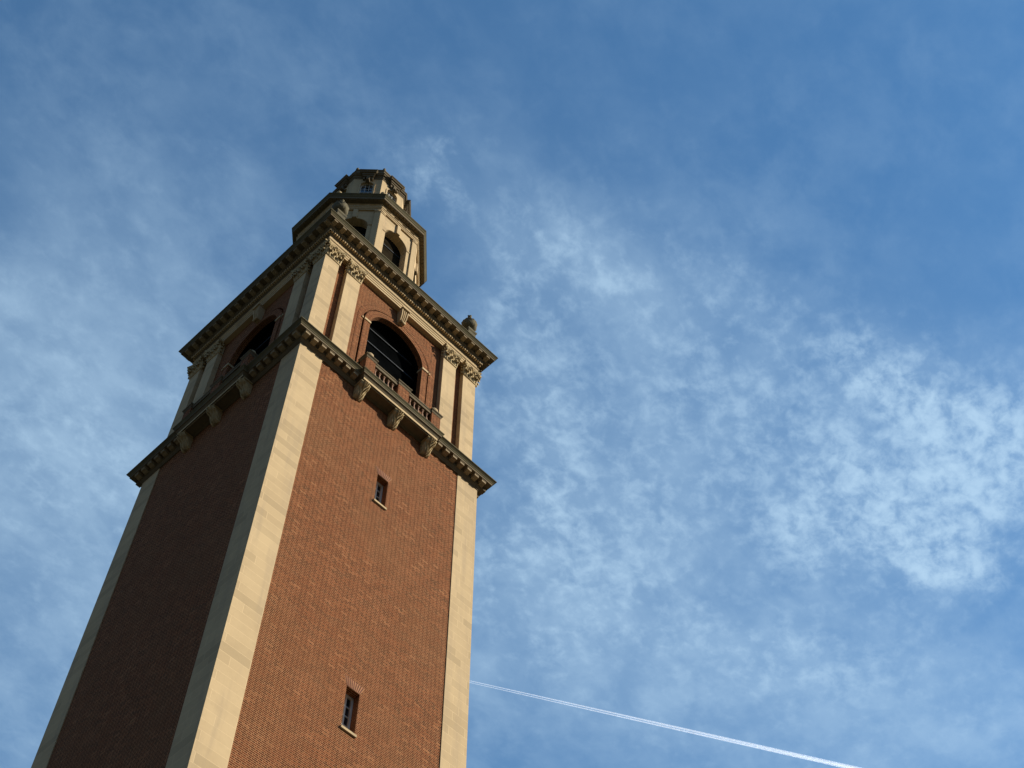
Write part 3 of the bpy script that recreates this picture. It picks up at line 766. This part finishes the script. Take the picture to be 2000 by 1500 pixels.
OCP = [(.50, LZ), (OA + .018, LZ), (OA + .018, LZ + .022), (OA + .024, LZ + .022), (OA + .024, LZ + .040), (OA + .032, LZ + .046), (OA + .032, LZ + .054), (OA + .014, LZ + .056), (OA + .014, LZ + .120), (OA + .026, LZ + .128), (OA + .032, LZ + .140),
       (.722, LZ + .146), (.722, LZ + .186), (.727, LZ + .190), (.731, LZ + .206), (.741, LZ + .222), (.745, LZ + .226), (.745, LZ + .238), (.62, LZ + .262), (.50, LZ + .27)]
mb = MB(); mb.ring(OCP, 8)
for k in range(8):
    mb.xf = rotz(k * Q / 2)
    for cx in (-.24, -.12, 0, .12, .24):      # fluted blocks of the frieze
        for dx in (-.022, -.0075, .0075, .022):
            if abs(cx + dx) < OH: mb.box(cx + dx - .0048, cx + dx + .0048, -OA - .024, -OA - .012, LZ + .062, LZ + .114)
    n_ = 12                                   # panels of the soffit
    for i in range(n_):
        xx = -.27 + .54 * (i + .5) / n_; mb.box(xx - .018, xx + .018, -.714, -.682, LZ + .138, LZ + .147)
mb.xf = None
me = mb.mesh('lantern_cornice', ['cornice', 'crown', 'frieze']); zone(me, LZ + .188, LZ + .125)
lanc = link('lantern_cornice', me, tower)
fb = MB(local=True); fb.lathe([(0, 0), (.026, 0), (.026, .22), (.030, .225), (.030, .240), (.012, .250), (.012, .262)], 16); fb.ball((0, 0, .292), .034)
me_lb = fb.mesh('ball_finial', 'carved')
for k in range(8):
    a = (k + .5) * math.pi / 4 - Q; r_ = .590 / math.cos(math.pi / 8)
    link('ball_finial', me_lb, lanc, at(r_ * math.cos(a), r_ * math.sin(a), LZ + .262))

# ------------------------------------------------------------------ cupola above the lantern
CA = .405; CHW = CA * T8; C0, C1 = LZ + .24, 15.13; CS = 14.955; CW = .076
mb = MB(); mb.arch_wall(-CHW, CHW, C0, C1, CW, CS, -CA, .035, 20); me_cw = mb.mesh('cupola_wall', 'frieze')
mb = MB(); mb.arch_band(CW, CW + .018, CS, 14.5, -CA - .008, -CA + .004, 20); mb.box(-CW - .03, CW + .03, -CA - .014, -CA + .03, 14.47, 14.5); me_ca = mb.mesh('window_surround', 'frieze')
mb = MB(); yy = -CA + .028
mb.arch_band(CW - .010, CW, CS, 14.5, yy - .006, yy + .004, 16)
for xx in (-.0225, .0225): mb.box(xx - .0022, xx + .0025, yy - .004, yy + .001, 14.5, CS + .058)
for zz in (14.60, 14.70, 14.80, 14.885, CS + .006): mb.box(-CW + .009, CW - .009, yy - .0035, yy + .001, zz - .0022, zz + .0022)
me_cf = mb.mesh('window', 'white')
mb = MB(); mb.box(-CW - .01, CW + .01, yy + .002, yy + .008, 14.49, CS + CW + .01); me_cg = mb.mesh('pane', 'glass')
mb = MB()
mb.prism([(-.020, -CA - .040), (.020, -CA - .040), (.024, -CA), (-.024, -CA)], CS + CW - .012, C1 - .002)
mb.tube([(-.018, -CA - .044, CS + CW + .002), (.018, -CA - .044, CS + CW + .002)], .010, 8)
for dx in (-.048, .048): mb.prism([(dx - .010, -CA - .030), (dx + .010, -CA - .030), (dx + .010, -CA), (dx - .010, -CA)], C1 - .06, C1 - .002)
CPR = [(.0, C1 - .004), (.0, C1 + .022), (.010, C1 + .028), (.010, C1 + .060), (.026, C1 + .066), (.026, C1 + .082), (.040, C1 + .098), (.040, C1 + .106), (.0, C1 + .118)]
mb.rect_solid(CPR, -.066, .066, -CA - .042, -CA + .05)
me_cc = mb.mesh('console', 'cornice')
mb = MB(); mb.ring([(.30, C1 - .006), (CA + .006, C1 - .006), (CA + .006, C1 + .020), (CA + .014, C1 + .026), (CA + .014, C1 + .058), (CA + .030, C1 + .064), (CA + .030, C1 + .080), (CA + .042, C1 + .095), (CA + .042, C1 + .103), (CA - .02, C1 + .120), (.30, C1 + .12)], 8)
cupc = mb.obj('cupola_cornice', 'cornice', tower)
for k in range(8):
    w_ = link('cupola_wall', me_cw, tower, rz=k * Q / 2); link('window_surround', me_ca, w_); f_ = link('window', me_cf, w_); link('pane', me_cg, w_)
    link('console', me_cc, cupc, rz=k * Q / 2)
mb = MB(); mb.ring([(.30, C1 + .10), (.392, C1 + .10), (.392, C1 + .27), (.402, C1 + .28), (.402, C1 + .30), (.36, C1 + .31), (.30, C1 + .31)], 8)
for k in range(8):
    a = (k + .5) * math.pi / 4 - Q; r_ = .385 / math.cos(math.pi / 8)
    mb.xf = lambda p, a=a, r_=r_: (p[0] + r_ * math.cos(a), p[1] + r_ * math.sin(a), p[2] + C1 + .298)
    mb.lathe([(.020, 0), (.022, .02), (.012, .035), (.018, .048), (.008, .06), (0, .085)], 8)
mb.xf = None
mb.obj('attic_parapet', 'cornice', tower)
mb = MB(); n_ = 12; mb.ring([(.36 * math.cos(Q * i / n_), C1 + .16 + .46 * math.sin(Q * i / n_)) for i in range(n_)] + [(0.0, C1 + .62), (0.0, C1 + .16)], 8)
mb.lathe([(.06, C1 + .58), (.06, C1 + .68), (.075, C1 + .69), (.05, C1 + .72), (.02, C1 + .78), (0, C1 + .98)], 12)
mb.obj('dome', 'copper', tower)

# ------------------------------------------------------------------ contrail, 9 km up
H = 9000.0
mt = bpy.data.materials.new('ice_crystal_trail'); mt.use_nodes = True; q = NG(mt.node_tree)
ob = q.n('ShaderNodeTexCoord').outputs['Object']
lw = q.n('ShaderNodeLayerWeight'); lw.inputs[0].default_value = 0.5
face = q.m('SUBTRACT', 1.0, lw.outputs['Facing'])
nz = q.noise(ob, 0.035, 5, 0.6, 0.2)
al = q.m('MULTIPLY', q.m('POWER', face, 2.4), q.lin(nz, 0.3, 0.7, 0.75, 1.0), clamp=True)
atn = q.n('ShaderNodeAttribute'); atn.attribute_name = 'thickness'
al = q.m('MULTIPLY', al, atn.outputs['Fac'], clamp=True)
df = q.n('ShaderNodeBsdfDiffuse'); df.inputs[0].default_value = (0.95, 0.95, 0.95, 1); tl = q.n('ShaderNodeBsdfTranslucent'); tl.inputs[0].default_value = (0.95, 0.95, 0.95, 1)
ad = q.n('ShaderNodeAddShader'); q.t.links.new(df.outputs[0], ad.inputs[0]); q.t.links.new(tl.outputs[0], ad.inputs[1])
tr = q.n('ShaderNodeBsdfTransparent'); mx = q.n('ShaderNodeMixShader'); q.put(mx.inputs[0], al)
q.t.links.new(tr.outputs[0], mx.inputs[1]); q.t.links.new(ad.outputs[0], mx.inputs[2])
out = q.n('ShaderNodeOutputMaterial'); q.t.links.new(mx.outputs[0], out.inputs[0]); M['trail'] = mt
A = Vector((0.6557 * H, 0.6938 * H, 0)); B = Vector((1.1343 * H, 0.4242 * H, 0)); Cc = Vector((cam.location.x, cam.location.y, H))
bm_v = []; bm_f = []; den = []
NS = 260; NR = 10
for side in (-1, 1):
    base = len(bm_v)
    for i in range(NS + 1):
        t = i / NS
        p = A * (1 - t) + B * t
        d = (B - A).normalized(); nrm = Vector((-d.y, d.x, 0))
        sepd = 10 + 5 * min(1, t * 2.2) * (1 - .9 * t)
        r0 = 3.6 + 15.5 * t; r = r0 * (1 + .10 * math.sin(i * 1.9 + side) * random.random() + .12 * (random.random() - .5))
        if side > 0: r *= .8
        c = Cc + p + nrm * side * sepd
        for k in range(NR):
            a = 2 * math.pi * k / NR; bm_v.append(c + nrm * r * math.cos(a) + Vector((0, 0, 1)) * r * math.sin(a)); den.append(.38 + .22 * min(1, t * 1.5))
    for i in range(NS):
        for k in range(NR):
            l = (k + 1) % NR; bm_f.append((base + i * NR + k, base + i * NR + l, base + (i + 1) * NR + l, base + (i + 1) * NR + k))
me = bpy.data.meshes.new('contrail'); org = bm_v[0].copy(); me.from_pydata([tuple(v - org) for v in bm_v], [], bm_f)
at_ = me.attributes.new('thickness', 'FLOAT', 'POINT'); at_.data.foreach_set('value', den)
me.polygons.foreach_set('use_smooth', [True] * len(me.polygons)); me.materials.append(M['trail'])
ct = bpy.data.objects.new('contrail', me); COL.objects.link(ct); ct.location = org
tag(ct, 'thin white aircraft vapour trail crossing the blue sky low beside the tower', 'contrail')
SC.cycles.transparent_max_bounces = 24
